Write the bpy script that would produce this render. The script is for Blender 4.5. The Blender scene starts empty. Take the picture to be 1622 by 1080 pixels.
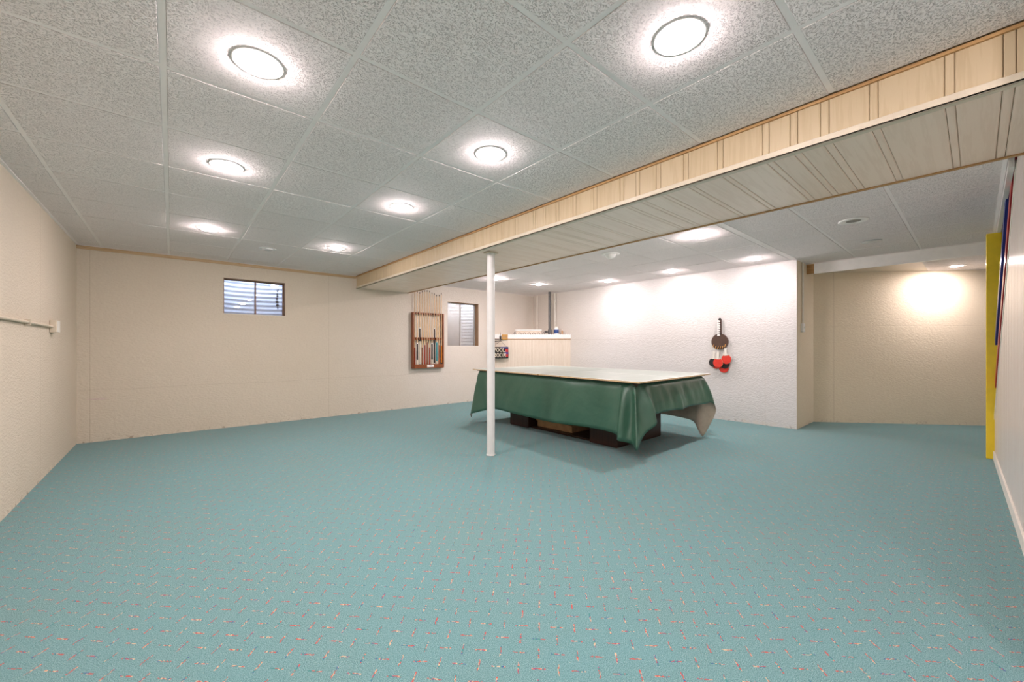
import bpy, bmesh, math, random
from mathutils import Vector, Matrix
random.seed(7)
S = bpy.context.scene
COL = S.collection
PI = math.pi
# ---------------------------------------------------------------- camera, world, exposure
cam = bpy.data.objects.new('camera', bpy.data.cameras.new('camera'))
COL.objects.link(cam)
cam.data.sensor_width = 36.0
cam.data.lens = 630.07 * 36.0 / 1622.0
cam.data.shift_y = 8.9 / 1622.0
cam.data.clip_start = 0.02
cam.location = (0, 0, 1.1455)
cam.rotation_euler = (PI / 2, 0, -math.radians(40.56))
S.camera = cam
LAMP = 430.0                     # radiance of a downlight lens
LAMP_COL = (1.0, 0.862, 0.865)
S.view_settings.view_transform = 'Standard'
S.view_settings.look = 'None'
S.view_settings.exposure = 0.13
S.view_settings.gamma = 1.0
S.view_settings.use_curve_mapping = False
W = bpy.data.worlds.new('daylight'); S.world = W; W.use_nodes = True
W.node_tree.nodes['Background'].inputs[0].default_value = (0.68, 0.79, 1.0, 1)
W.node_tree.nodes['Background'].inputs[1].default_value = 20.0
S.cycles.max_bounces = 12
S.cycles.diffuse_bounces = 8
S.cycles.glossy_bounces = 4
S.cycles.transparent_max_bounces = 8
S.cycles.caustics_reflective = False
S.cycles.caustics_refractive = False
S.cycles.sample_clamp_indirect = 6.0
S.cycles.use_denoising = True

H = 2.347                        # ceiling height
BY = 6.89                        # window wall
LX = -0.85                       # left wall
RX = 6.57                        # right wall
RY = 1.62                        # where the right wall turns
# ---------------------------------------------------------------- materials
def lin(r, g, b):
    f = lambda c: c / 12.92 if c <= 0.04045 else ((c + 0.055) / 1.055) ** 2.4
    return (f(r / 255), f(g / 255), f(b / 255), 1)

class N:
    """tiny node helper"""
    def __init__(s, name):
        s.m = bpy.data.materials.new(name); s.m.use_nodes = True
        s.t = s.m.node_tree; s.b = s.t.nodes['Principled BSDF']; s._pos = None
    def n(s, typ, **kw):
        x = s.t.nodes.new(typ)
        for k, v in kw.items():
            if k.startswith('i_'):
                x.inputs[int(k[2:]) if k[2:].isdigit() else k[2:]].default_value = v
            else: setattr(x, k, v)
        return x
    def l(s, a, b): s.t.links.new(a, b)
    def pos(s):
        if not s._pos: s._pos = s.n('ShaderNodeNewGeometry').outputs['Position']
        return s._pos
    def scaled(s, sc):
        m = s.n('ShaderNodeMapping'); m.inputs['Scale'].default_value = sc
        s.l(s.pos(), m.inputs['Vector']); return m.outputs[0]
    def noise(s, scale, detail=3, rough=0.55, vec=None):
        x = s.n('ShaderNodeTexNoise'); x.inputs['Scale'].default_value = scale
        x.inputs['Detail'].default_value = detail; x.inputs['Roughness'].default_value = rough
        s.l(vec if vec is not None else s.pos(), x.inputs['Vector']); return x.outputs['Fac']
    def math(s, op, a, b=None, c=None, clamp=False):
        x = s.n('ShaderNodeMath', operation=op, use_clamp=clamp)
        for i, v in enumerate((a, b, c)):
            if v is None: continue
            if isinstance(v, (int, float)): x.inputs[i].default_value = v
            else: s.l(v, x.inputs[i])
        return x.outputs[0]
    def ramp(s, fac, a, b, lo=0.0, hi=1.0):
        x = s.n('ShaderNodeMapRange', clamp=True)
        for i, v in enumerate((fac, a, b, lo, hi)):
            if isinstance(v, (int, float)): x.inputs[i].default_value = v
            else: s.l(v, x.inputs[i])
        return x.outputs[0]
    def mix(s, fac, a, b):
        x = s.n('ShaderNodeMix', data_type='RGBA')
        for i, v in ((0, fac), (6, a), (7, b)):
            if isinstance(v, (int, float)): x.inputs[i].default_value = v
            elif isinstance(v, tuple): x.inputs[i].default_value = v
            else: s.l(v, x.inputs[i])
        return x.outputs[2]
    def bump(s, h, strength=0.5, dist=0.01):
        x = s.n('ShaderNodeBump'); x.inputs['Strength'].default_value = strength
        x.inputs['Distance'].default_value = dist; s.l(h, x.inputs['Height'])
        s.l(x.outputs[0], s.b.inputs['Normal'])
    def xyz(s):
        x = s.n('ShaderNodeSeparateXYZ'); s.l(s.pos(), x.inputs[0]); return x.outputs
    def base(s, c):
        if isinstance(c, tuple): s.b.inputs['Base Color'].default_value = c
        else: s.l(c, s.b.inputs['Base Color'])
    def fin(s, rough=0.6, spec=0.4, metal=0.0):
        s.b.inputs['Roughness'].default_value = rough
        s.b.inputs['Specular IOR Level'].default_value = spec
        s.b.inputs['Metallic'].default_value = metal
        return s.m

def plain(name, c, rough=0.5, spec=0.4, metal=0.0, var=0.08, scale=14):
    k = N(name); f = k.noise(scale, 3)
    d = tuple(x * (1 - var) for x in c[:3]) + (1,); u = tuple(min(1, x * (1 + var)) for x in c[:3]) + (1,)
    k.base(k.mix(k.ramp(f, .3, .7), d, u)); return k.fin(rough, spec, metal)

def gauss_line(k, coord, at, width):
    return k.ramp(k.math('ABSOLUTE', k.math('SUBTRACT', coord, at)), 0, width, 1, 0)

def wall_paint(name, c, c2=None, axis=0, x0=0, x1=1, seams=(), vseams=(), scar=None, lump=.6):
    k = N(name); X = k.xyz()
    col = c
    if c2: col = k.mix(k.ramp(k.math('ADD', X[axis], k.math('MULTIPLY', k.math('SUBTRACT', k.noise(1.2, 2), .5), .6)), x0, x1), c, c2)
    big = k.noise(1.1, 4, .6)
    col = k.mix(k.ramp(big, .3, .7, 0, .16), col, tuple(x * y for x, y in zip(c[:3], (.82, .76, .66))) + (1,))
    fine = k.noise(38, 3, .6)
    col = k.mix(k.ramp(fine, .35, .7, .12, 0), col, tuple(x * .7 for x in c[:3]) + (1,))
    # peeling and dirt along the foot of the wall, rust under the top
    foot = k.math('MULTIPLY', k.ramp(X[2], 0, .07, 1, 0), k.ramp(k.noise(9, 4, .7), .48, .6))
    col = k.mix(k.math('MULTIPLY', foot, .55), col, lin(226, 214, 196))
    dirt = k.math('MULTIPLY', k.ramp(X[2], 0, .05, 1, 0), k.ramp(k.noise(17, 4, .7), .56, .66))
    col = k.mix(k.math('MULTIPLY', dirt, .7), col, lin(120, 92, 62))
    h = k.math('ADD', k.math('MULTIPLY', k.noise(34, 3, .6, k.scaled((1, 1, 1.9))), 1.0), k.math('MULTIPLY', k.noise(6, 2), .35))
    for a, p, w in vseams:
        g = gauss_line(k, X[a], p, w); col = k.mix(k.math('MULTIPLY', g, .2), col, lin(150, 126, 96)); h = k.math('SUBTRACT', h, k.math('MULTIPLY', g, .3))
    for z, w in seams:
        zz = k.math('ADD', X[2], k.math('MULTIPLY', k.math('SUBTRACT', k.noise(1.5, 3), .5), .05))
        g = gauss_line(k, zz, z, w); col = k.mix(k.math('MULTIPLY', g, .14), col, lin(150, 132, 108)); h = k.math('SUBTRACT', h, k.math('MULTIPLY', g, .2))
    if scar:
        a, p, z, w, hh = scar
        e = k.math('ADD', k.math('POWER', k.math('DIVIDE', k.math('SUBTRACT', X[a], p), w), 2), k.math('POWER', k.math('DIVIDE', k.math('SUBTRACT', X[2], z), hh), 2))
        e = k.math('ADD', e, k.math('MULTIPLY', k.math('SUBTRACT', k.noise(30, 3), .5), 1.6))
        col = k.mix(k.ramp(e, .7, 1.1, .8, 0), col, lin(205, 186, 178))
    k.base(col); k.bump(h, lump, .012); return k.fin(.75, .25)

def wood(name, c, dark, axis='z', rough=.45, scale=1.0, amt=.5, spec=.4):
    k = N(name)
    sc = {'z': (16, 16, 1.1), 'x': (1.1, 16, 16), 'y': (16, 1.1, 16)}[axis]
    oi = k.n('ShaderNodeObjectInfo').outputs['Random']
    v = k.n('ShaderNodeVectorMath', operation='ADD'); k.l(k.scaled(tuple(x * scale for x in sc)), v.inputs[0])
    cb = k.n('ShaderNodeCombineXYZ')
    for i in range(3): k.l(k.math('MULTIPLY', oi, 37.0), cb.inputs[i])
    k.l(cb.outputs[0], v.inputs[1])
    f = k.noise(1.0, 5, .6, v.outputs[0])
    g = k.math('SINE', k.math('MULTIPLY', f, 34.0))
    col = k.mix(k.ramp(g, -.2, 1, 0, amt), c, dark)
    col = k.mix(k.ramp(oi, 0, 1, 0, .25), col, dark)
    k.base(col); k.bump(g, .08, .002); return k.fin(rough, spec)

M = {}
BEIGE = (0.66, 0.585, 0.475, 1); WHITE = (.71, .695, .685, 1); CREAM = (.70, .65, .59, 1)
M['wall_left'] = wall_paint('left wall paint', BEIGE, vseams=((1, 5.2, .006),))
M['wall_back'] = wall_paint('window wall paint', BEIGE, CREAM, 0, 1.8, 3.9, seams=((.62, .008),), vseams=((0, -.745, .008), (0, 1.95, .006)), scar=(0, -.67, .515, .085, .014))  # beige fades to lighter cream past the beam; brighter light put into the colour
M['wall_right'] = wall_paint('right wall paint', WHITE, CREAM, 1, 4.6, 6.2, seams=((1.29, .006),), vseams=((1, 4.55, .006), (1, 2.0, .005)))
M['wall_alcove'] = wall_paint('alcove wall paint', (0.84, 0.74, 0.575, 1), vseams=((0, 7.62, .006),), seams=((1.45, .005),), lump=.4)
M['wall_plain'] = wall_paint('plain wall paint', WHITE)

# carpet: teal pile with a diagonal basket pattern of red, cream and blue flecks
k = N('teal carpet'); X = k.xyz()
P = .0715
r2 = math.sqrt(.5)
u = k.math('DIVIDE', k.math('SUBTRACT', k.math('MULTIPLY', k.math('SUBTRACT', X[0], X[1]), r2), (1.042 - .963) * r2), P)   # across the view
v = k.math('DIVIDE', k.math('SUBTRACT', k.math('MULTIPLY', k.math('ADD', X[0], X[1]), r2), (1.042 + .963) * r2), P)        # along the view
ru = k.math('ROUND', u); rv = k.math('ROUND', v)
fu = k.math('ABSOLUTE', k.math('SUBTRACT', u, ru)); fv = k.math('ABSOLUTE', k.math('SUBTRACT', v, rv))
par = k.math('ABSOLUTE', k.math('MODULO', k.math('ADD', ru, rv), 2.0))
par = k.math('GREATER_THAN', par, .5)
wob = k.math('MULTIPLY', k.math('SUBTRACT', k.noise(60, 2), .5), .07)
a = k.math('ADD', k.math('ADD', k.math('MULTIPLY', par, fv), k.math('MULTIPLY', k.math('SUBTRACT', 1, par), fu)), wob)   # short axis
b = k.math('ADD', k.math('MULTIPLY', par, fu), k.math('MULTIPLY', k.math('SUBTRACT', 1, par), fv))
dash = k.math('MULTIPLY', k.ramp(a, .028, .05, 1, 0), k.ramp(b, .33, .38, 1, 0))
cell = k.n('ShaderNodeTexWhiteNoise', noise_dimensions='2D')
cv = k.n('ShaderNodeCombineXYZ'); k.l(k.math('FLOOR', k.math('MULTIPLY', u, 11)), cv.inputs[0]); k.l(k.math('FLOOR', k.math('MULTIPLY', v, 11)), cv.inputs[1])
k.l(cv.outputs[0], cell.inputs['Vector']); cn = cell.outputs['Value']
fleck = k.mix(k.math('GREATER_THAN', cn, .38), lin(196, 70, 62), lin(214, 176, 140))
fleck = k.mix(k.math('GREATER_THAN', cn, .56), fleck, lin(60, 130, 128))
fleck = k.mix(k.math('GREATER_THAN', cn, .92), fleck, lin(52, 70, 140))
pile = k.noise(300, 2, .7)
teal = k.mix(k.ramp(pile, .38, .62), (.056, .152, .160, 1), (.232, .408, .405, 1))
teal = k.mix(k.ramp(k.noise(1.7, 4), .35, .7, 0, .28), teal, (.115, .31, .35, 1))
sparse = k.math('GREATER_THAN', k.noise(160, 1, .5), .70)
teal = k.mix(k.math('MULTIPLY', sparse, .35), teal, lin(190, 200, 190))
worn = k.ramp(k.noise(2.6, 2), .70, .74, 0, .5)
teal = k.mix(worn, teal, (.11, .27, .26, 1))
k.base(k.mix(k.math('MULTIPLY', dash, .9), teal, fleck))
k.bump(pile, .6, .006); M['carpet'] = k.fin(.95, .1)
M['carpet'].node_tree.nodes['Principled BSDF'].inputs['Sheen Weight'].default_value = .15

# ceiling tile
k = N('acoustic tile')
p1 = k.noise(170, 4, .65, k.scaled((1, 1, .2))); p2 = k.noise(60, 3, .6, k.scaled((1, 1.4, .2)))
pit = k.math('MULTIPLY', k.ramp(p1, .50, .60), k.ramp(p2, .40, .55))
oi = k.n('ShaderNodeObjectInfo').outputs['Random']
tc = k.mix(oi, (.95, .885, .875, 1), (.98, .92, .91, 1))
k.base(k.mix(k.math('MULTIPLY', pit, .36), tc, (.34, .32, .31, 1)))  # darker pit colour stands in for shade inside the holes
k.bump(k.math('SUBTRACT', 1, k.math('ADD', pit, k.math('MULTIPLY', p2, .5))), .8, .006); M['tile'] = k.fin(.9, .15)
M['tee'] = plain('painted ceiling grid', (.93, .875, .865, 1), .8, .1, var=.02)
M['white'] = plain('white paint', (.84, .83, .81, 1), .35, .4, var=.03)
M['offwhite'] = plain('aged white trim', (.80, .77, .70, 1), .45, .4, var=.06)
M['pole'] = plain('white enamel', (.74, .73, .71, 1), .28, .5, var=.03)
M['pink_panel'] = wood('whitewashed panel', (.80, .73, .68, 1), (.72, .63, .57, 1), 'z', .25, 1.4, .35, .5)
M['bar_panel'] = wood('bleached panel', (.74, .66, .56, 1), (.66, .56, .45, 1), 'z', .45, 1.6, .5)
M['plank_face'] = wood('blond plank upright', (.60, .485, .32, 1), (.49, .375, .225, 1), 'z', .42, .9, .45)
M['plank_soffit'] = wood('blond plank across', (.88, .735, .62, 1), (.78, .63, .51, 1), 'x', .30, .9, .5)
M['corner'] = plain('cream corner moulding', (.66, .585, .46, 1), .4, .4, var=.05)
M['groove'] = plain('groove shade wood', (.42, .31, .19, 1), .7)
M['wood_trim'] = wood('brown wood strip', (.50, .30, .13, 1), (.33, .18, .07, 1), 'y', .5, 1, .5)
M['wood_trim_x'] = wood('tan wood strip', (.52, .37, .21, 1), (.40, .25, .12, 1), 'x', .5, 1, .5)
M['rack'] = wood('red brown rack wood', (.27, .085, .03, 1), (.13, .035, .012, 1), 'z', .32, 1.6, .6, .5)
M['maple'] = plain('maple shaft', (.70, .50, .29, 1), .3, .5, var=.1)
M['butt_red'] = plain('red stained butt', (.33, .05, .025, 1), .25, .5, var=.2)
M['butt_brown'] = plain('brown stained butt', (.30, .10, .04, 1), .25, .5, var=.2)
M['butt_black'] = plain('black lacquer', (.018, .017, .016, 1), .22, .5)
M['butt_teal'] = plain('teal stained butt', (.06, .30, .33, 1), .25, .5)
M['butt_orange'] = plain('orange stained butt', (.66, .20, .02, 1), .25, .5)
M['butt_cream'] = plain('cream wrap', (.74, .66, .52, 1), .5)
M['ferrule'] = plain('dark cue tip', (.06, .04, .03, 1), .6)
M['black'] = plain('black iron', (.02, .018, .018, 1), .4, .5)
M['brown_frame'] = plain('brown window frame', (.20, .11, .06, 1), .5, .4, var=.2)
M['grey_frame'] = plain('dull aluminium frame', (.42, .40, .38, 1), .45, .4, .3)
M['jamb'] = wood('brown jamb', (.36, .22, .12, 1), (.22, .12, .06, 1), 'z', .6, 1.3, .6)
M['pvc_grey'] = plain('dark grey pipe', (.10, .098, .095, 1), .45)
M['brass'] = plain('brass', (.50, .27, .07, 1), .35, .5, .5)
M['card'] = plain('cardboard', (.50, .30, .16, 1), .8, .2, var=.12)
M['dark_wood'] = wood('dark mahogany', (.055, .020, .012, 1), (.02, .008, .005, 1), 'z', .35, 1, .5)
M['yellow'] = plain('yellow gloss paint', (.82, .60, .025, 1), .35, .5, var=.05)
M['blue'] = plain('blue gloss paint', (.018, .035, .25, 1), .3, .5)
M['red'] = plain('red gloss paint', (.45, .015, .02, 1), .3, .5)
M['rubber_red'] = plain('red rubber', (.72, .045, .03, 1), .45, .4)
M['rubber_black'] = plain('black rubber', (.025, .022, .022, 1), .5, .4)
M['plaque'] = plain('dark brown lacquer', (.085, .050, .038, 1), .35, .5, var=.2)
M['blue_label'] = plain('blue label', (.03, .07, .24, 1), .4)
M['soil'] = plain('gravel', (.30, .27, .24, 1), .9, .2, var=.4, scale=60)
M['painted'] = plain('wall-painted metal', (.66, .575, .455, 1), .5, .3)
M['concrete'] = plain('raw concrete', (.45, .43, .40, 1), .9, .2)
M['cloth_in'] = plain('cream felt backing', (.56, .47, .38, 1), .85, .15, var=.12, scale=9)
k = N('green vinyl'); f = k.noise(3.2, 3)
k.base(k.mix(k.ramp(f, .3, .7), (.033, .105, .066, 1), (.05, .135, .088, 1)))
k.bump(k.noise(5.0, 3, .5), .35, .03); M['vinyl'] = k.fin(.34, .75)
k = N('pale tabletop'); f = k.noise(7, 4)
k.base(k.mix(k.ramp(f, .3, .7), (.33, .385, .345, 1), (.39, .445, .40, 1))); M['top'] = k.fin(.38, .4)
for nm_, ca_, cb_ in (('steel', (.34, .37, .45, 1), (.48, .51, .58, 1)), ('steel_pale', (.66, .64, .62, 1), (.84, .82, .80, 1))):
    k = N('corrugated ' + nm_); f = k.noise(3, 4)
    k.base(k.mix(k.ramp(f, .35, .7), ca_, cb_)); M[nm_] = k.fin(.5, .4, .2)

def glass(name, dirt):
    k = N(name); t = k.t; out = t.nodes['Material Output']
    tr = k.n('ShaderNodeBsdfTransparent'); gl = k.n('ShaderNodeBsdfGlossy'); gl.inputs['Roughness'].default_value = .02
    fr = k.n('ShaderNodeFresnel'); fr.inputs['IOR'].default_value = 1.45
    m1 = k.n('ShaderNodeMixShader'); k.l(fr.outputs[0], m1.inputs[0]); k.l(tr.outputs[0], m1.inputs[1]); k.l(gl.outputs[0], m1.inputs[2])
    tl = k.n('ShaderNodeBsdfTranslucent'); tl.inputs['Color'].default_value = (.80, .70, .60, 1)
    m2 = k.n('ShaderNodeMixShader'); k.l(k.ramp(k.noise(3, 2, .5), .3, .7, dirt * .8, dirt), m2.inputs[0]); k.l(m1.outputs[0], m2.inputs[1]); k.l(tl.outputs[0], m2.inputs[2])
    k.l(m2.outputs[0], out.inputs['Surface']); return k.m
M['glass'] = glass('window glass', .12)
M['glass_dirty'] = glass('clouded window glass', .6); M['glass_hazy'] = glass('hazy window glass', .3)
k = N('lamp lens'); k.b.inputs['Emission Color'].default_value = LAMP_COL + (1,); k.b.inputs['Emission Strength'].default_value = LAMP
k.base((.9, .9, .9, 1)); M['lens'] = k.fin(.4)
M['lens_strong'] = M['lens'].copy(); M['lens_strong'].node_tree.nodes['Principled BSDF'].inputs['Emission Strength'].default_value = LAMP * 2.1
M['lens_wall'] = M['lens'].copy(); M['lens_wall'].node_tree.nodes['Principled BSDF'].inputs['Emission Strength'].default_value = LAMP * .95
M['lens_alcove'] = M['lens'].copy(); M['lens_alcove'].node_tree.nodes['Principled BSDF'].inputs['Emission Strength'].default_value = LAMP * 1.35
M['lens_off'] = plain('unlit lens', (.50, .50, .49, 1), .3, .5)
M['lens_dark'] = plain('dark can interior', (.22, .21, .20, 1), .5)

# ---------------------------------------------------------------- mesh helpers
class MB:
    def __init__(s): s.v = []; s.f = []; s.m = []; s.slots = []; s.cur = 0; s.sm = set()
    def mat(s, m):
        if m not in s.slots: s.slots.append(m)
        s.cur = s.slots.index(m); return s
    def add(s, vs, fs, smooth=False):
        o = len(s.v); s.v += [tuple(x) for x in vs]
        for f in fs:
            if smooth: s.sm.add(len(s.f))
            s.f.append(tuple(i + o for i in f)); s.m.append(s.cur)
        return s
    def box(s, x0, x1, y0, y1, z0, z1):
        vs = [(x, y, z) for z in (z0, z1) for y in (y0, y1) for x in (x0, x1)]
        return s.add(vs, [(0, 2, 3, 1), (4, 5, 7, 6), (0, 1, 5, 4), (2, 6, 7, 3), (0, 4, 6, 2), (1, 3, 7, 5)])
    def bevbox(s, x0, x1, y0, y1, z0, z1, b):
        bm = bmesh.new(); bmesh.ops.create_cube(bm, size=1)
        for q in bm.verts: q.co = ((x0 + x1) / 2 + q.co.x * (x1 - x0), (y0 + y1) / 2 + q.co.y * (y1 - y0), (z0 + z1) / 2 + q.co.z * (z1 - z0))
        bmesh.ops.bevel(bm, geom=list(bm.edges), offset=b, segments=1, affect='EDGES')
        bm.verts.index_update()
        s.add([q.co[:] for q in bm.verts], [tuple(q.index for q in f.verts) for f in bm.faces]); bm.free(); return s
    def prism(s, poly, fr, depth):
        """poly: 2D outline (counter-clockwise), fr: 4x4 matrix (x,y outline, z depth)"""
        n = len(poly)
        vs = [fr @ Vector((a, b, 0)) for a, b in poly] + [fr @ Vector((a, b, depth)) for a, b in poly]
        fs = [tuple(range(n))[::-1], tuple(range(n, 2 * n))] + [(i, (i + 1) % n, n + (i + 1) % n, n + i) for i in range(n)]
        return s.add(vs, fs)
    def lathe(s, prof, c=(0, 0, 0), n=20, axis='z', smooth=True, fr=None):
        vs = []; fs = []
        for r, h in prof:
            for i in range(n):
                a = 2 * PI * i / n; p = Vector((r * math.cos(a), r * math.sin(a), h))
                if axis == 'x': p = Vector((p.z, p.x, p.y))
                if axis == 'y': p = Vector((p.x, p.z, p.y))
                if fr is not None: p = fr @ p
                vs.append(p + Vector(c))
        for j in range(len(prof) - 1):
            for i in range(n):
                fs.append((j * n + i, j * n + (i + 1) % n, (j + 1) * n + (i + 1) % n, (j + 1) * n + i))
        s.add(vs, fs, smooth)
        if prof[0][0] > 1e-5: s.add([vs[i] for i in range(n)], [tuple(range(n))[::-1]])
        if prof[-1][0] > 1e-5: s.add([vs[-n + i] for i in range(n)], [tuple(range(n))])
        return s
    def tube(s, pts, r, n=8):
        pts = [Vector(p) for p in pts]; vs = []; fs = []
        for j, p in enumerate(pts):
            d = (pts[min(j + 1, len(pts) - 1)] - pts[max(j - 1, 0)]).normalized()
            q = Vector((0, 0, 1)) if abs(d.z) < .9 else Vector((1, 0, 0))
            a = d.cross(q).normalized(); b = d.cross(a)
            for i in range(n):
                t = 2 * PI * i / n; vs.append(p + a * r * math.cos(t) + b * r * math.sin(t))
        for j in range(len(pts) - 1):
            for i in range(n): fs.append((j * n + i, j * n + (i + 1) % n, (j + 1) * n + (i + 1) % n, (j + 1) * n + i))
        s.add(vs, fs, True); s.add([vs[i] for i in range(n)], [tuple(range(n))[::-1]]); s.add([vs[-n + i] for i in range(n)], [tuple(range(n))])
        return s
    def mesh(s, name):
        me = bpy.data.meshes.new(name); me.from_pydata(s.v, [], s.f)
        for m in s.slots: me.materials.append(M[m])
        me.polygons.foreach_set('material_index', s.m)
        me.polygons.foreach_set('use_smooth', [i in s.sm for i in range(len(s.f))])
        bm = bmesh.new(); bm.from_mesh(me); bmesh.ops.recalc_face_normals(bm, faces=bm.faces); bm.to_mesh(me); bm.free()
        me.update(); return me

def link(name, data, parent=None, loc=None, rotz=0):
    o = bpy.data.objects.new(name, data); COL.objects.link(o)
    if parent: o.parent = parent
    if loc: o.location = loc
    if rotz: o.rotation_euler.z = rotz
    return o
def part(name, mb, parent, loc=None): return link(name, mb.mesh(name), parent, loc)
def tag(o, label, cat, group=None, kind=None):
    if label: o['label'] = label
    if cat: o['category'] = cat
    if group: o['group'] = group
    if kind: o['kind'] = kind
    return o
def thing(name, label, cat, loc=(0, 0, 0), group=None, rotz=0):
    return tag(link(name, None, None, loc, rotz), label, cat, group)
def struct(name, mb, label=None, cat=None): return tag(part(name, mb, None), label, cat, None, 'structure')
def mb(m): return MB().mat(m)
def copy_tree(o, parent=None):
    c = o.copy(); COL.objects.link(c)
    if parent: c.parent = parent
    for ch in list(o.children): copy_tree(ch, c)
    return c
def frame(origin, ex, ey):
    ex = Vector(ex).normalized(); ey = Vector(ey).normalized(); ez = ex.cross(ey)
    m = Matrix((ex, ey, ez)).transposed().to_4x4(); m.translation = Vector(origin); return m

# ---------------------------------------------------------------- shell
struct('floor', mb('carpet').box(LX - .2, 10.2, -1.9, BY + .2, -.1, 0), 'teal carpet flecked with small red and cream dashes', 'floor')
struct('wall_left', mb('wall_left').box(LX - .2, LX, -1.8, BY + .2, 0, 2.5), 'beige painted concrete wall with a surface conduit', 'wall')
# window wall with two openings
W1 = (.555, 1.325, 1.610, 2.118); W2 = (4.20, 4.96, 1.155, 2.05)
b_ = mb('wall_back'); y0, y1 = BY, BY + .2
xs = [LX, W1[0], W1[1], W2[0], W2[1], RX + .2]
for i in range(5):
    if i in (1, 3):
        w = W1 if i == 1 else W2
        b_.box(xs[i], xs[i + 1], y0, y1, 0, w[2]); b_.box(xs[i], xs[i + 1], y0, y1, w[3], 2.5)
    else: b_.box(xs[i], xs[i + 1], y0, y1, 0, 2.5)
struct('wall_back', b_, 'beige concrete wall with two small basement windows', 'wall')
struct('wall_right', mb('wall_right').box(RX, RX + .2, RY, BY, 0, 2.5), 'whitewashed concrete wall where the table tennis paddles hang', 'wall')
struct('wall_corner_return', mb('wall_alcove').box(RX + .004, 7.75, RY - .0015, RY + .2, 0, 2.5), 'short beige wall turning into the alcove', 'wall')
AD = Vector((1.532, -1.693, 0)).normalized(); AN = Vector((-AD.y, AD.x, 0))     # alcove wall direction, outward normal
A0 = Vector((7.437, 1.611, 0)) - AD * .15
fr = frame(A0, AD, (0, 0, 1))
struct('wall_alcove', mb('wall_alcove').prism([(0, 0), (4.2, 0), (4.2, 2.5), (0, 2.5)], fr, -.2), 'diagonal beige concrete wall closing the alcove', 'wall')
struct('wall_front', mb('wall_plain').box(LX, 2.4, -1.8, -1.6, 0, 2.5))
struct('wall_stairwell', mb('wall_plain').box(2.2, 10.2, -1.35, -1.2, 0, 4.6).box(2.2, 2.4, -1.6, -.15, 0, 2.5).box(3.95, 4.1, -1.2, -.17, 2.42, 4.6).box(6.75, 6.9, -1.2, -.10, 2.42, 4.6).box(3.95, 6.9, -.165, -.06, 2.42, 4.6).box(3.95, 6.9, -1.35, -.06, 4.6, 4.7))
# ceiling deck above the tiles with the stair opening left free
struct('ceiling', mb('concrete').box(LX - .2, 10.2, -.12, BY + .2, 2.40, 2.5).box(LX - .2, 4.1, -1.8, -.12, 2.40, 2.5).box(6.75, 10.2, -1.35, -.12, 2.40, 2.5), 'suspended ceiling of rough white tiles in a grid', 'ceiling')
CE = bpy.data.objects['ceiling']
T = .6096
cache = {}
def tile(x0, x1, y0, y1, z=H):
    g = .0133
    if x1 - x0 < .05 or y1 - y0 < .03: return
    kx, ky = round(x1 - x0, 3), round(y1 - y0, 3)
    if (kx, ky) not in cache:
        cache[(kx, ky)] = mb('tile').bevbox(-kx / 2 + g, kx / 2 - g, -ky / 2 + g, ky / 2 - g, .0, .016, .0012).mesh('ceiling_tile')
    o = link('ceiling_tile', cache[(kx, ky)], CE, ((x0 + x1) / 2, (y0 + y1) / 2, z + random.uniform(.0, .0008)))
    o.rotation_euler = (random.uniform(-.001, .001), random.uniform(-.001, .001), 0)
def cuts(a, b, o):
    n0 = math.ceil((a - o) / T + .03); c = [a]; i = n0
    while o + T * i < b - .02: c.append(o + T * i); i += 1
    return c + [b]
def grid(xa, xb, ya, yb, ox, oy):
    cx, cy = cuts(xa, xb, ox), cuts(ya, yb, oy)
    for i in range(len(cx) - 1):
        for j in range(len(cy) - 1): tile(cx[i], cx[i + 1], cy[j], cy[j + 1])
    for x in cx[1:-1]: part('grid_main_tee', mb('tee').box(x - .012, x + .012, ya, yb, H + .0035, H + .03), CE)
    for y in cy[1:-1]:
        for i in range(len(cx) - 1):
            part('grid_cross_tee', mb('tee').box(cx[i] + .012, cx[i + 1] - .012, y - .012, y + .012, H + .004, H + .03), CE)
    for bx in ((xa, xa + .02, ya, yb),) + (((xb - .02, xb, ya, yb),) if xb > 3 else ()) + ((xa, xb, ya, ya + .02), (xa, xb, yb - .02, yb)):
        part('wall_angle', mb('tee').box(*bx, H - .003, H + .02), CE)
grid(LX, 2.395, -1.6, BY, -.0275, 1.0568)
grid(3.35, RX, RY, BY, 4.61 - 2 * T, .447)
grid(3.35, 7.06, -.13, RY, 4.61 - 2 * T, .447)
# wood strip under the ceiling along the window wall
part('wood_strip', mb('wood_trim_x').box(LX, 2.39, BY - .014, BY - .001, H - .045, H - .006), bpy.data.objects['wall_back'])

# ---------------------------------------------------------------- boxed beam clad in planks
YE = -.17
beam = struct('beam', mb('groove').box(2.408, 3.342, YE, BY - .001, 2.152, 2.46), 'boxed ceiling beam clad in blond grooved planks', 'beam')
y = YE; known = [-.0967, -.0655, .058, .0857, .2865, .316, .461, .495, .5878, .62]
edges = [YE] + known
wide = True; cyc = [.094, .15, .2, .12, .17]; n = 0
while edges[-1] < BY - .25:
    edges.append(edges[-1] + (cyc[n % 5] if len(edges) % 2 == 1 else .031)); n += 1
edges.append(BY - .002)
fc = {}
for i in range(len(edges) - 1):
    a_, b2 = edges[i], edges[i + 1]; w = round(b2 - a_, 3)
    if w not in fc:
        g = .0009
        fc[w] = (mb('plank_face').bevbox(-.008, .0, -w / 2 + g, w / 2 - g, 2.150, H - .002, .0025).mesh('face_plank'),
                 mb('plank_soffit').bevbox(2.425, 3.338, -w / 2 + g, w / 2 - g, -.008, 0, .0035).mesh('soffit_plank'))
    link('face_plank', fc[w][0], beam, (2.408, (a_ + b2) / 2, 0))
    link('soffit_plank', fc[w][1], beam, (0, (a_ + b2) / 2, 2.152))
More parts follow.
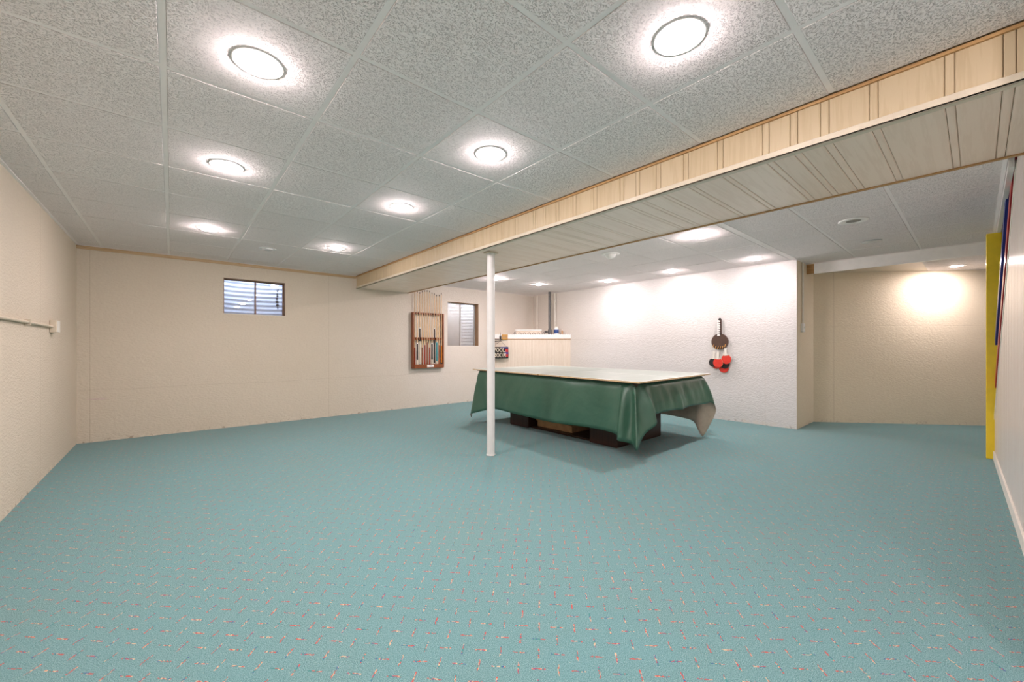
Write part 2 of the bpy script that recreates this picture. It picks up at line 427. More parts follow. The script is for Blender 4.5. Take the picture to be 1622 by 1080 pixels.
part('corner_trim', mb('corner').bevbox(2.392, 2.402, YE, BY - .002, 2.128, 2.166, .003).bevbox(2.392, 2.430, YE, BY - .002, 2.128, 2.140, .003), beam)['label'] = 'pale corner moulding along the lower front edge'
part('wood_strip', mb('wood_trim').box(2.388, 2.400, YE, BY - .002, H - .016, H - .002), beam)
part('wood_strip', mb('wood_trim').box(3.328, 3.350, YE, BY - .002, 2.136, 2.144), beam)
part('back_board', mb('plank_soffit').box(3.342, 3.350, YE, BY - .002, 2.144, H), beam)

# ---------------------------------------------------------------- alcove lower ceiling
alc = struct('trim_1', mb('white').box(7.06, 7.085, -.13, 1.53, 2.198, 2.40), 'white fascia board dropping the ceiling at the alcove', 'trim')
part('wood_block', mb('wood_trim').box(7.058, 7.088, 1.53, RY - .001, 2.205, 2.40), alc)
zc = 2.262
def xw(y): return 7.437 + (1.611 - y) * 1.532 / 1.693
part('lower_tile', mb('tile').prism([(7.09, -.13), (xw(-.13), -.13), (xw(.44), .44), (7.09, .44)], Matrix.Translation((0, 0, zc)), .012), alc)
part('lower_tee', mb('tee').box(7.09, xw(.47), .44, .465, zc - .002, zc + .03), alc)
part('wood_panel', mb('bar_panel').prism([(7.17, .465), (xw(.465), .465), (xw(1.6), 1.6), (7.17, 1.6)], Matrix.Translation((0, 0, zc)), .012), alc)
part('lower_angle', mb('white').box(7.085, 7.10, -.13, .465, zc - .012, zc + .0), alc)

# ---------------------------------------------------------------- stair side: panelled wall, rails, newel
SA = Vector((6.342, -.124, 0)); SE = Vector((-2.543, -.054, 0)).normalized()
frs = frame(SA, SE, (0, 0, 1))          # local x runs towards the camera side, z points to the stair side or room
if frs.to_3x3().col[2].y > 0: sgn = -1
else: sgn = 1
def diag(l): return min(H, .42 + .853 * l)
LW = 4.1
lt = (H - .42) / .853
ws = struct('wall_stair', mb('pink_panel').prism([(0, 0), (LW, 0), (LW, 2.40), (lt + .04, 2.40), (lt, H), (0, .42)], frs, sgn * .09), 'pale panelled wall cut diagonally along the stairs', 'wall')
pl = mb('pink_panel'); l = .002; i = 0
while l < LW - .1:
    w = (.105, .03, .16, .03, .085, .03)[i % 6]; i += 1
    a_, b2 = l + .002, l + w - .002
    pl.prism([(a_, .09), (b2, .09), (b2, diag(b2) - .004), (a_, diag(a_) - .004)], frs, -sgn * .006); l += w
tag(part('panelling', pl, ws), None, None, None, 'stuff')
part('baseboard', mb('offwhite').prism([(-.0, 0), (LW, 0), (LW, .085), (0, .085)], frs, -sgn * .016), ws)
dl = math.hypot(1, .853); ca, sa = 1 / dl, .853 / dl
frd = frs @ Matrix.Translation((0, .42, 0)) @ Matrix(((ca, -sa, 0, 0), (sa, ca, 0, 0), (0, 0, 1, 0), (0, 0, 0, 1)))
part('rake_trim', mb('offwhite').prism([(-.02, -.012), (lt * dl - .03, -.012), (lt * dl - .03, .022), (-.02, .022)], frd @ Matrix.Translation((0, 0, -sgn * .010)), sgn * .12), ws)['label'] = 'cream trim capping the sloping top edge'
def rail(name, mat, off, label):
    f2 = frs @ Matrix.Translation((0, off, 0)) @ Matrix(((ca, -sa, 0, 0), (sa, ca, 0, 0), (0, 0, 1, 0), (0, 0, 0, 1)))
    L = min((H + .12 - off) / .853 * dl, 3.0)
    return tag(part(name, mb(mat).prism([(0.045, -.045), (L, -.045), (L, .045), (.045, .045)], f2 @ Matrix.Translation((0, 0, -sgn * .006)), sgn * .030), None), label, 'handrail', 'painted stair rails')
rail('stair_rail', 'red', .735, 'red painted sloping stair rail, lower of the two')
rail('stair_rail', 'blue', 1.165, 'blue painted sloping stair rail, upper of the two')
newel = tag(part('newel_post', mb('yellow').bevbox(6.342, 6.442, -.165, -.062, 0, 2.30, .004), None), 'square yellow post at the foot of the stairs', 'post')
# edge of the stair opening
op = struct('trim_2', mb('white').box(4.1, 6.57, -.158, -.132, H - .05, 2.41), 'white board edging the stair opening in the ceiling', 'trim')
part('inner_board', mb('wood_trim_x').box(6.50, 6.60, -.40, -.17, 2.16, 2.40), op)
st = mb('dark_wood')
for i in range(10):
    x = 6.2 - .235 * i; st.box(x - .26, x, -1.19, -.23, .2 * i + .16, .2 * i + .2); st.box(x - .02, x, -1.19, -.23, .2 * i, .2 * i + .16)
struct('stairs', st, 'dark stair flight behind the panelled wall', 'stairs')

# ---------------------------------------------------------------- downlights
def ring_mb():
    return mb('white').lathe([(.096, .0013), (.0955, -.0004), (.092, -.0012), (.064, -.0012), (.0575, -.0012), (.0575, .001)], n=40, smooth=False)
def dome_mb(m): return mb(m).lathe([(.0574, -.0015), (.0555, -.0075), (.048, -.013), (.034, -.0170), (.016, -.0193), (.0001, -.0198)], n=28)
def make_light(lit, label, x, y, z=H, group=None):
    t = thing('ceiling_downlight', label, 'ceiling light', (x, y, z - .0015), group)
    part('trim_ring', ring_mb(), t); part('lens', dome_mb('lens' if lit else 'lens_off'), t)
    return t
proto = make_light(True, 'lit downlight in the row by the left wall, fourth from the window wall', .28, .76)
G = 'lit ceiling downlights'; proto['group'] = G
def lamp(x, y, label, z=H, lens=None):
    c = copy_tree(proto)
    if lens:
        for ch in c.children:
            if ch.name.startswith('lens'):
                ch.data = ch.data.copy(); ch.data.materials[0] = M[lens]
    c.location = (x, y, z - .0015); c['label'] = label; c['group'] = G; return c
A = 'lit downlight in the row nearest the bare side wall, '
lamp(.28, 1.985, A + 'third from the window wall'); lamp(.28, 3.245, A + 'second from the window wall'); lamp(.28, 5.085, A + 'first from the window wall')
B = 'lit downlight in the row beside the plank-clad beam, '
lamp(1.50, .752, B + 'fourth from the window wall'); lamp(1.513, 1.973, B + 'third from the window wall'); lamp(1.505, 3.223, B + 'second from the window wall'); lamp(1.53, 5.077, B + 'first from the window wall')
lamp(4.324, 1.964, 'lit downlight past the beam, over the near end of the covered table', lens='lens_strong')
lamp(4.342, 5.519, 'lit downlight past the beam, partly hidden by the white pole', lens='lens_strong')
C_ = 'lit downlight close to the paddle wall, '
lamp(6.067, 1.981, C_ + 'nearest the alcove', lens='lens_wall'); lamp(6.082, 3.175, C_ + 'second from the alcove', lens='lens_wall'); lamp(6.073, 4.393, C_ + 'third from the alcove')
lamp(.28, -.46, 'added unseen downlight behind the viewpoint by the bare side wall'); lamp(1.50, -.46, 'added unseen downlight behind the viewpoint in the row beside the beam')  # two added lamps, unseen, that bounce light onto the near ceiling
lamp(5.365, 5.484, 'lit downlight near the corner above the sign and half-height partition')
al = lamp(8.25, .18, 'lit downlight in the lower ceiling of the alcove', zc)
for ch in al.children:
    if ch.name.startswith('lens'): ch.data = mb('lens_alcove').lathe([(.0574, -.0021), (.050, -.004), (.030, -.0055), (.0001, -.006)], n=28).mesh('lens')
# unlit fittings
o = make_light(False, 'unlit round fitting near the small wide window', .897, 5.665)
t = thing('ceiling_downlight', 'unlit white ringed can light before the alcove', 'ceiling light', (4.933, .763, H - .0015))
part('trim_ring', mb('white').lathe([(.115, 0), (.115, -.004), (.10, -.010), (.062, -.008), (.054, .0)], n=32), t)
part('lens', mb('lens_dark').lathe([(.056, -.006), (.0001, -.004)], n=24), t)
t = thing('ceiling_vent', 'flat grey round ceiling cover close to the alcove fascia', 'vent', (6.067, .778, H - .0015))
part('cover_plate', mb('lens_off').lathe([(.09, 0), (.09, -.004), (.06, -.009), (.0001, -.010)], n=28), t)
t = thing('ceiling_downlight', 'unlit white eyeball fitting past the beam above the table', 'ceiling light', (4.32, 3.085, H - .0015))
part('trim_ring', mb('white').lathe([(.115, 0), (.115, -.005), (.095, -.012), (.072, -.012), (.07, 0)], n=32), t)
part('eyeball', mb('white').lathe([(.072, -.01), (.066, -.03), (.05, -.05), (.03, -.062), (.0001, -.066)], n=24), t)

# ---------------------------------------------------------------- windows
def window(nm, w, frame_m, glass_m, label, dep=.10):
    x0, x1, z0, z1 = w; yf = BY + dep
    t = tag(link(nm, None, None, (0, 0, 0)), label, 'window', None, 'structure')
    f = mb(frame_m); s = .016
    f.box(x0, x1, yf, yf + .05, z1 - s, z1).box(x0, x1, yf, yf + .05, z0, z0 + s * .7).box(x0, x0 + s, yf, yf + .05, z0 + s * .7, z1 - s).box(x1 - s, x1, yf, yf + .05, z0 + s * .7, z1 - s)
    part('window_frame', f, t)
    part('jamb', mb('jamb').box(x1 - .006, x1 - .0, BY + .004, yf, z0 + .006, z1 - .006), t)
    part('jamb', mb('jamb').box(x0, x0 + .006, BY + .004, yf, z0 + .006, z1 - .006), t)
    part('jamb', mb('jamb').box(x0, x1, BY + .004, yf, z1 - .006, z1), t)
    part('sill', mb('offwhite').box(x0, x1, BY + .002, yf, z0, z0 + .006), t)
    xm = (x0 + x1) / 2 + .01
    part('meeting_stile', mb(frame_m).box(xm - .009, xm + .009, yf + .004, yf + .042, z0 + s * .7, z1 - s), t)
    part('pane', mb(glass_m).box(x0 + s, xm + .004, yf + .026, yf + .030, z0 + s * .7, z1 - s), t)
    part('pane', mb('glass_hazy' if glass_m == 'glass_dirty' else glass_m).box(xm - .004, x1 - s, yf + .014, yf + .018, z0 + s * .7, z1 - s), t)
    return t
win1 = window('window_1', W1, 'brown_frame', 'glass', 'small wide sliding basement window with brown frame')
win2 = window('window_2', W2, 'grey_frame', 'glass_dirty', 'clouded taller sliding window between cue rack and pole', .12)
sm = mb('black')
for dx, dz, r in ((0, .12, .012), (.004, .09, .016), (-.004, .05, .02), (.0, .0, .024), (.004, -.05, .022), (.008, -.09, .012), (.012, .19, .009), (.006, .165, .012)):
    sm.lathe([(r, 0), (r * .8, .0015), (.0001, .002)], (1.235 + dx, BY + .1125, 1.83 + dz), 9, 'y')
part('black_smear', sm, win1)
def well(name, w, label, st_='steel'):
    xc = (w[0] + w[1]) / 2; R = (w[1] - w[0]) / 2 + .16; zb = w[2] - .25; zt = 2.62
    nz, na = 90, 28; vs = []; fs = []
    for j in range(nz + 1):
        z = zb + (zt - zb) * j / nz; rr = R + .0065 * math.sin(2 * PI * z / .068)
        for i in range(na + 1):
            a_ = PI * i / na; vs.append((xc + rr * math.cos(a_), BY + .2 + rr * .85 * math.sin(a_), z))
    for j in range(nz):
        for i in range(na):
            q = j * (na + 1) + i; fs.append((q, q + 1, q + na + 2, q + na + 1))
    m_ = mb(st_).add(vs, fs, True)
    o = tag(part(name, m_, None), label, 'window well')
    part('gravel_bed', mb('soil').box(xc - R, xc + R, BY + .2, BY + .2 + R * .85, zb - .05, zb), o)
    return o
well('window_well', W1, 'corrugated steel well outside the small wide window')
well('window_well', W2, 'corrugated steel well outside the clouded taller window', 'steel_pale')

# ---------------------------------------------------------------- support pole
t = thing('support_pole', 'white round steel pole holding up the beam by the covered table', 'pole', (2.566, 3.342, 0))
part('shaft', mb('pole').lathe([(.0425, .004), (.0425, 2.128)], n=28), t)
part('base_flange', mb('pole').lathe([(.047, .001), (.047, .010), (.043, .014)], n=28), t)
part('top_plate', mb('corner').box(-.06, .06, -.05, .05, 2.128, 2.139), t)

# ---------------------------------------------------------------- table: pool table, green cover, table tennis top
NL, NR, FR, FL = Vector((3.42, 2.11, 0)), Vector((5.18, 2.19, 0)), Vector((5.19, 5.055, 0)), Vector((3.512, 5.03, 0))
def bil(s, t_, z):
    p = (NL * (1 - s) + NR * s) * (1 - t_) + (FL * (1 - s) + FR * s) * t_; return Vector((p.x, p.y, z))
pt = thing('pool_table', 'dark pedestal pool table hidden under a green cover', 'pool table', (4.3, 3.55, 0))
def rel(o, m_, name):                      # part whose vertices are given in world coordinates
    loc = o.location; m_.v = [(a - loc.x, b - loc.y, c - loc.z) for a, b, c in m_.v]; return part(name, m_, o)
rel(pt, mb('dark_wood').bevbox(3.80, 4.77, 2.63, 3.02, 0, .70, .012), 'pedestal')
rel(pt, mb('dark_wood').bevbox(3.80, 4.77, 4.10, 4.49, 0, .70, .012), 'pedestal')
rel(pt, mb('dark_wood').box(3.86, 4.71, 3.02, 4.10, .0, .022), 'low_dark_board')  # low dark board covering the carpet between the pedestals
def quad_slab(m_, a0, a1, b0, b1, z0, z1):
    c = [(a0, b0), (a1, b0), (a1, b1), (a0, b1)]
    vs = [bil(s, q, z0) for s, q in c] + [bil(s, q, z1) for s, q in c]
    return m_.add(vs, [(3, 2, 1, 0), (4, 5, 6, 7), (0, 1, 5, 4), (1, 2, 6, 5), (2, 3, 7, 6), (3, 0, 4, 7)])
rel(pt, quad_slab(mb('dark_wood'), .06, .94, .035, .965, .60, .770), 'table_bed')
rel(pt, quad_slab(mb('butt_black'), .03, .97, .018, .982, .776, .7895), 'cushion_rail')
tp = thing('table_tennis_board', 'pale table tennis boards laid over the covered pool table', 'table tennis board', (4.3, 3.55, .79))
for b0, b1 in ((0, .4985), (.5015, 1)):
    h_ = rel(tp, quad_slab(mb('maple'), 0, 1, b0, b1, .790, .8035), 'board')
    s_ = quad_slab(mb('top'), .0015, .9985, b0 + .0006, b1 - .0006, .8036, .8052); loc = tp.location
    s_.v = [(a - loc.x, b - loc.y, c - loc.z) for a, b, c in s_.v]; part('playing_surface', s_, h_)
    for r_ in ((.0015, .0155, b0 + .0006, b1 - .0006), (.9845, .9985, b0 + .0006, b1 - .0006), (.4955, .5045, b0 + .0006, b1 - .0006)) + (((.0115, .9885, .0006, .0072),) if b0 == 0 else ((.0115, .9885, .9928, .9994),)):
        q_ = quad_slab(mb('white'), *r_, .8053, .8056); q_.v = [(a - loc.x, b - loc.y, c - loc.z) for a, b, c in q_.v]; part('white_line', q_, h_)
for b0, b1 in ((.488, .4985), (.36, .365)):
    rel(tp, quad_slab(mb('wood_trim'), -.0012, -.0002, b0, b1, .790, .8035), 'edge_mark')

# cover: columns (top point, bottom point, mid bulge outwards)
ZT = .772
cols = []
def cc(tx, ty, bx, by, bz, bulge=0.0, tz=ZT): cols.append((Vector((tx, ty, tz)), Vector((bx, by, bz)), bulge))
# tail at the window end of the long near face
for v_ in ((3.70, 4.985, 3.70, 5.05, .40), (3.64, 4.983, 3.66, 5.12, .30), (3.595, 4.975, 3.62, 5.17, .16), (3.572, 4.962, 3.56, 5.13, .05), (3.557, 4.945, 3.475, 5.03, .085), (3.548, 4.92, 3.405, 4.93, .14), (3.546, 4.88, 3.425, 4.84, .165), (3.542, 4.82, 3.475, 4.75, .195), (3.54, 4.75, 3.505, 4.68, .215)): cc(*v_)
for i in range(14):                         # long near face
    q = i / 13; yy = 4.60 + (2.47 - 4.60) * q; xx = 3.537 - .022 * q
    cc(xx, yy, xx - .034 + .012 * math.sin(q * 15 + 1), yy, .243 + .013 * math.sin(q * 8 + .6), .012 + .007 * math.sin(q * 19))
# near corner tail with its two folds
for v_ in ((3.515, 2.41, 3.478, 2.42, .240, .0), (3.513, 2.375, 3.455, 2.385, .232, -.004), (3.512, 2.335, 3.398, 2.350, .212, .020), (3.512, 2.305, 3.392, 2.315, .204, .018), (3.514, 2.275, 3.455, 2.262, .188, -.022), (3.519, 2.250, 3.452, 2.205, .174, -.026), (3.531, 2.228, 3.350, 2.095, .158, -.008), (3.552, 2.216, 3.450, 2.118, .215, -.022), (3.582, 2.211, 3.560, 2.125, .290, -.022), (3.612, 2.210, 3.645, 2.078, .352, .018), (3.642, 2.210, 3.690, 2.078, .388, .020), (3.690, 2.211, 3.755, 2.128, .430, -.002), (3.740, 2.213, 3.815, 2.160, .446, .0)): cc(*v_)
for i in range(15):                         # short end face
    q = i / 14; xx = 3.80 + (4.99 - 3.80) * q
    k1 = math.exp(-((xx - 4.33) / .05) ** 2)
    cc(xx, 2.214 + .014 * q, xx + .05 * (1 - q) + .02 * q, 2.160 + .012 * q - .030 * k1 + .005 * math.sin(q * 23) * (.3 + q), .448 + .005 * math.sin(q * 11), .008 + .005 * math.sin(q * 29 + 1) * (.3 + q))
# tail by the paddle wall
for v_ in ((5.03, 2.228, 5.09, 2.158, .450, .006), (5.06, 2.231, 5.165, 2.140, .425, .010), (5.082, 2.239, 5.235, 2.145, .350, .012), (5.092, 2.250, 5.252, 2.170, .270, .012), (5.098, 2.262, 5.215, 2.212, .150, .008), (5.101, 2.275, 5.150, 2.245, .045, .0), (5.103, 2.290, 5.110, 2.265, .010, .0), (5.105, 2.320, 5.092, 2.305, .085, .0), (5.106, 2.360, 5.105, 2.355, .170, .0), (5.107, 2.41, 5.118, 2.41, .195, .0)): cc(*v_)
for i in range(8):                          # long far face
    q = i / 7; yy = 2.50 + (4.80 - 2.50) * q; cc(5.107, yy, 5.13 + .012 * math.sin(q * 17), yy, .205 + .015 * math.sin(q * 12))
cc(5.10, 4.90, 5.16, 4.95, .2); cc(5.09, 4.95, 5.22, 5.06, .06); cc(5.03, 4.982, 5.10, 5.09, .25)
for i in range(6):
    q = i / 5; xx = 4.92 + (3.82 - 4.92) * q; cc(xx, 4.986, xx, 5.03 + .012 * math.sin(q * 14), .44)
def cr(p0, p1, p2, p3, t_): return ((p1 * 2) + (p2 - p0) * t_ + (p0 * 2 - p1 * 5 + p2 * 4 - p3) * t_ ** 2 + (p1 * 3 - p0 - p2 * 3 + p3) * t_ ** 3) * .5
m0 = len(cols); fine = []
for i in range(m0):
    c4 = [cols[(i + o_) % m0] for o_ in (-1, 0, 1, 2)]
    for q in (0, .25, .5, .75): fine.append((cr(*[c_[0] for c_ in c4], q), cr(*[c_[1] for c_ in c4], q), cr(*[c_[2] for c_ in c4], q)))
cols = fine
NV = 14; n = len(cols); outer = []; inner = []
for i, (a_, b2, bl) in enumerate(cols):
    p0, p1 = cols[(i - 3) % n], cols[(i + 3) % n]
    tg = (p1[0] - p0[0]); tg.z = 0
    nrm = Vector((-tg.y, tg.x, 0)); nrm = nrm.normalized() if nrm.length > 1e-6 else Vector((0, 0, 0))
    if nrm.dot(a_ - Vector((4.3, 3.55, ZT))) < 0: nrm = -nrm
    for j in range(NV):
        q = j / (NV - 1); e = q ** .9
        p = a_ * (1 - q) + b2 * q
        h_ = Vector((a_.x + (b2.x - a_.x) * e, a_.y + (b2.y - a_.y) * e, p.z)) + nrm * bl * math.sin(PI * min(1, q * 1.05))
        if q < .12: h_ -= nrm * .014 * (1 - q / .12) ** 2
        h_ += nrm * .0045 * math.sin(h_.x * 37 + h_.y * 29 + h_.z * 11) * q * (1 - q) * 2.2
        outer.append(h_)
cv_ = MB(); loops = [(i * NV + j, ((i + 1) % n) * NV + j, ((i + 1) % n) * NV + j + 1, i * NV + j + 1) for i in range(n) for j in range(NV - 1)]
nv = [Vector((0, 0, 0)) for _ in outer]
for f in loops:
    fn = (outer[f[2]] - outer[f[0]]).cross(outer[f[3]] - outer[f[1]])
    for i in f: nv[i] += fn
g_ = nv[(n // 4) * NV + 6]; flip = 1 if g_.dot(outer[(n // 4) * NV + 6] - Vector((4.3, 3.55, .5))) > 0 else -1
inner = [p - v_.normalized() * (.0028 * flip) for p, v_ in zip(outer, nv)]
cv_.mat('vinyl').add(outer, loops, True); cv_.mat('cloth_in').add(inner, [f[::-1] for f in loops], True)
off = len(outer)
hem = [(i * NV + NV - 1, ((i + 1) % n) * NV + NV - 1, off + ((i + 1) % n) * NV + NV - 1, off + i * NV + NV - 1) for i in range(n)]
for f in hem: cv_.f.append(f); cv_.m.append(1)
topc = mb('vinyl')
cover = thing('table_cover', 'green vinyl cover draped over the pool table with pointed corners', 'table cover', (4.3, 3.55, ZT))
loc = cover.location; cv_.v = [(a - loc.x, b - loc.y, c - loc.z) for a, b, c in cv_.v]
me = bpy.data.meshes.new('drape'); me.from_pydata(cv_.v, [], cv_.f)
for m_ in cv_.slots: me.materials.append(M[m_])
me.polygons.foreach_set('material_index', cv_.m); me.polygons.foreach_set('use_smooth', [True] * len(cv_.f)); me.update()
link('drape', me, cover)
rel(cover, quad_slab(mb('vinyl'), .052, .948, .036, .964, .7712, .7745), 'top_sheet')
# seam of the cover on the short end
# cardboard box on the low dark board
cb = thing('cardboard_box', 'long flat cardboard box pushed under the covered table', 'box', (4.16, 3.73, .023))
part('carton', mb('card').bevbox(-.22, .22, -.32, .32, 0, .098, .004), cb)
part('lid_flap', mb('card').box(-.235, -.215, -.31, .335, .082, .0985), cb)

# ---------------------------------------------------------------- cue rack and cues
RKX0, RKX1, RKZ0, RKZ1 = 3.405, 4.075, .735, 1.79
rk = thing('cue_rack', 'red-brown wooden wall rack holding a row of pool cues', 'cue rack', (3.74, BY, .735))
yb = BY - .002; d_ = .075
def rkp(name, m_): return rel(rk, m_, name)
rkp('side_board', mb('rack').bevbox(RKX0, RKX0 + .028, yb - d_, yb, RKZ0, RKZ1, .004))
rkp('side_board', mb('rack').bevbox(RKX1 - .028, RKX1, yb - d_, yb, RKZ0, RKZ1, .004))
rkp('tray', mb('rack').bevbox(RKX0 + .028, RKX1 - .028, yb - d_ - .004, yb, RKZ0, RKZ0 + .03, .004).bevbox(RKX0 + .028, RKX1 - .028, yb - d_ - .006, yb - d_ + .008, RKZ0, RKZ0 + .075, .004))
rkp('label_plate', mb('white').box(3.70, 3.84, yb - d_ - .0085, yb - d_ - .006, RKZ0 + .018, RKZ0 + .062).mat('blue_label').box(3.74, 3.80, yb - d_ - .0092, yb - d_ - .0085, RKZ0 + .036, RKZ0 + .045))
slots = [3.46 + (4.03 - 3.46) * i / 11 for i in range(12)]
for zc_, hh in ((RKZ1 - .032, .032), (1.27, .05)):
    m_ = mb('rack'); m_.bevbox(RKX0 + .028, RKX1 - .028, yb - .022, yb, zc_, zc_ + hh, .003)
    ed = [RKX0 + .028] + [s for c in slots for s in (c - .0135, c + .0135)] + [RKX1 - .028]
    for i in range(0, len(ed), 2): m_.box(ed[i], ed[i + 1], yb - d_ + .004, yb - .022, zc_, zc_ + hh)
    rkp('notched_rail', m_)
    for c in slots: rkp('notch_dark_disc', mb('butt_black').lathe([(.0128, 0), (.0128, .003)], (c, yb - .0225, zc_ + hh / 2), 10, 'y'))  # black disc set at the back of each notch
cue_kinds = [('butt_red', 'red'), ('blackcream', ''), ('longblack', ''), ('butt_brown', ''), ('butt_red', ''), ('butt_brown', ''), ('butt_red', ''), ('blackcream', ''), ('longblack', ''), ('butt_teal', ''), ('butt_brown', ''), ('butt_orange', '')]
names = ['first', 'second', 'third', 'fourth', 'fifth', 'sixth', 'seventh', 'eighth', 'ninth', 'tenth', 'eleventh', 'twelfth']
desc = {'butt_red': 'pool cue with deep red butt', 'butt_brown': 'pool cue with red-brown butt', 'blackcream': 'pool cue with black butt and cream wrap below', 'longblack': 'pool cue with long black forearm and pale wrap', 'butt_teal': 'pool cue with teal butt and cream foot', 'butt_orange': 'pool cue with orange butt and black foot'}
tops = [2.252, 2.19, 2.175, 2.205, 2.22, 2.225, 2.22, 2.19, 2.18, 2.155, 2.16, 2.20]
def cue_radius(q): return .0138 - .0075 * q
for i, (kd, _) in enumerate(cue_kinds):
    zb_ = RKZ0 + .031; L = tops[i] - zb_
    lab = desc[kd] + ', ' + names[11 - i] + ' in the rack from the window'
    c = thing('pool_cue', lab, 'pool cue', (slots[i], yb - .045, zb_), 'pool cues in the wall rack')
    def seg(name, m_, a_, b2): part(name, mb(m_).lathe([(cue_radius(a_ / L), a_), (cue_radius(b2 / L), b2)], n=10), c)
    if kd in ('butt_red', 'butt_brown'): parts_ = [('bumper', 'ferrule', 0, .02), ('butt', kd, .02, .36 + .05 * (i % 3)), ('shaft', 'maple', .36 + .05 * (i % 3), L - .03)]
    elif kd == 'blackcream': parts_ = [('bumper', 'butt_cream', 0, .04), ('wrap', 'butt_cream', .04, .13), ('butt', 'butt_black', .13, .43), ('joint', 'white', .43, .45), ('shaft', 'maple', .45, L - .03)]
    elif kd == 'longblack': parts_ = [('bumper', 'butt_black', 0, .05), ('ring', 'white', .05, .065), ('wrap', 'butt_black' if i == 8 else 'butt_cream', .065, .48), ('forearm', 'butt_black', .48, .72), ('joint', 'white', .72, .74), ('shaft', 'maple', .74, L - .03)]
    elif kd == 'butt_teal': parts_ = [('bumper', 'butt_cream', 0, .10), ('butt', 'butt_teal', .10, .46), ('joint', 'white', .46, .475), ('shaft', 'maple', .475, L - .03)]
    else: parts_ = [('bumper', 'butt_black', 0, .07), ('butt', 'butt_orange', .07, .40), ('shaft', 'maple', .40, L - .03)]
    for p_ in parts_: seg(*p_)
    seg('tip', 'ferrule', L - .03, L)

# ---------------------------------------------------------------- half-height corner partition with ledge
BA = Vector((RX, 5.72, 0)); BD = Vector((-.7597, .6503, 0)); BN = Vector((-.6503, -.7597, 0))   # along the front, towards the room
BL = 1.78
frb = frame(BA, BD, (0, 0, 1)); zs = -1 if frb.to_3x3().col[2].dot(BN) > 0 else 1            # prism depth sign away from the room
bar = thing('corner_partition', 'half-height diagonal partition with bleached panel front in the corner', 'partition', tuple(BA))
ib = Matrix.Translation(-BA)
def barp(name, m_, poly, z0, dep, parent=None):
    return part(name, mb(m_).prism(poly, ib @ frb @ Matrix.Translation((0, 0, z0)), dep), parent or bar)
seams = [0.003, .405, 1.21, BL - .002]
for i in range(3):
    a_, b2 = seams[i] + .002, seams[i + 1] - .002
    pn = barp('panel', 'bar_panel', [(a_, 0), (b2, 0), (b2, 1.302), (a_, 1.302)], 0, zs * .012)
    g_ = mb('groove'); x = a_ + .06
    while x < b2 - .03:
        g_.prism([(x, .01), (x + .002, .01), (x + .002, 1.29), (x, 1.29)], ib @ frb, -zs * .0006); x += (.10, .03, .075)[int(x * 100) % 3]
    tag(part('groove_line', g_, pn), None, None, None, 'stuff')
part('core', mb('groove').prism([(.003, 0), (BL - .09, 0), (BL - .09, 1.30), (.003, 1.30)], ib @ frb @ Matrix.Translation((0, 0, zs * .013)), zs * .06), bar)
barp('wood_strip', 'wood_trim', [(.0, 1.302), (BL, 1.302), (BL, 1.316), (0, 1.316)], -zs * .008, zs * .03)
sc_ = [(0.002, 1.316), (BL - .01, 1.316)]; x = BL - .01; 
while x > .01:
    for q in range(5):
        xx = x - .05 * q / 5; sc_.append((max(.002, xx), 1.400 + .022 * math.sin(PI * q / 5)))
    x -= .05
barp('scalloped_edging', 'white', sc_ + [(.002, 1.40)], -zs * .006, zs * .012)
led = mb('offwhite').add([tuple(BA + Vector((-.012, .012, 1.372)) - BA)] + [tuple(v_ - BA) for v_ in (BA + BD * BL + Vector((.02, 0, 1.372)), Vector((RX - .003, BY - .003, 1.372)))]
    + [tuple(BA + Vector((-.012, .012, 1.392)) - BA)] + [tuple(v_ - BA) for v_ in (BA + BD * BL + Vector((.02, 0, 1.392)), Vector((RX - .003, BY - .003, 1.392)))], [(0, 1, 2), (5, 4, 3), (0, 3, 4, 1), (1, 4, 5, 2), (2, 5, 3, 0)])
led.v = [(a, b, c) for a, b, c in led.v]
part('ledge', led, bar)
def onbar(s, back, z): p = BA + BD * s - BN * back; return (p.x, p.y, z)
ZL = 1.3925
rb = math.atan2(BD.y, BD.x)
# things on the ledge
t = thing('storage_box', 'low beige box with a white lid on the corner ledge', 'box', onbar(.91, .18, ZL), None, rb)
part('body', mb('bar_panel').bevbox(-.27, .27, -.06, .06, 0, .10, .006), t)
part('lid', mb('white').bevbox(-.29, .29, -.075, .075, .101, .130, .006), t)
for s_, w_ in ((.58, .03), (.70, .05), (.80, .05), (.90, .05), (1.0, .05), (1.10, .05), (1.21, .03)):
    i_ = int(round((s_ - .58) / .1))
    t = thing('dark_ring', 'small dark curved piece on the ledge before the white-lidded box, ' + names[[.58, .70, .80, .90, 1.0, 1.10, 1.21].index(s_)] + ' from the grey pipe', 'ring', onbar(s_, .035, ZL), 'dark curved pieces on the ledge', rb)
    pts = [(-w_ + 2 * w_ * q / 8, 0, .004 + (.052 if w_ > .04 else .065) * math.sin(PI * q / 8)) for q in range(9)]
    part('arch', mb('black').tube(pts, .006, 6), t)
t = thing('jug', 'white plastic jug with blue label on the corner ledge', 'jug', onbar(.30, .09, ZL), None, rb)
part('body', mb('white').lathe([(.052, 0), (.054, .01), (.054, .13), (.046, .15), (.034, .16)], n=20), t)
part('cap', mb('offwhite').lathe([(.036, .158), (.036, .185), (.030, .19)], n=16), t)
part('label', mb('blue_label').lathe([(.0546, .045), (.0546, .125)], n=20), t)['label'] = 'blue wrap-around label'
t = thing('bottle', 'slim tan bottle standing beside the white jug', 'bottle', onbar(.175, .08, ZL), None, rb)
part('body', mb('card').lathe([(.018, 0), (.019, .005), (.019, .085), (.010, .105), (.010, .118)], n=14), t)
part('cap', mb('offwhite').lathe([(.012, .118), (.012, .130)], n=12), t)
t = thing('standpipe', 'dark grey upright pipe rising from the corner ledge to the ceiling', 'pipe', onbar(.445, .10, 0))
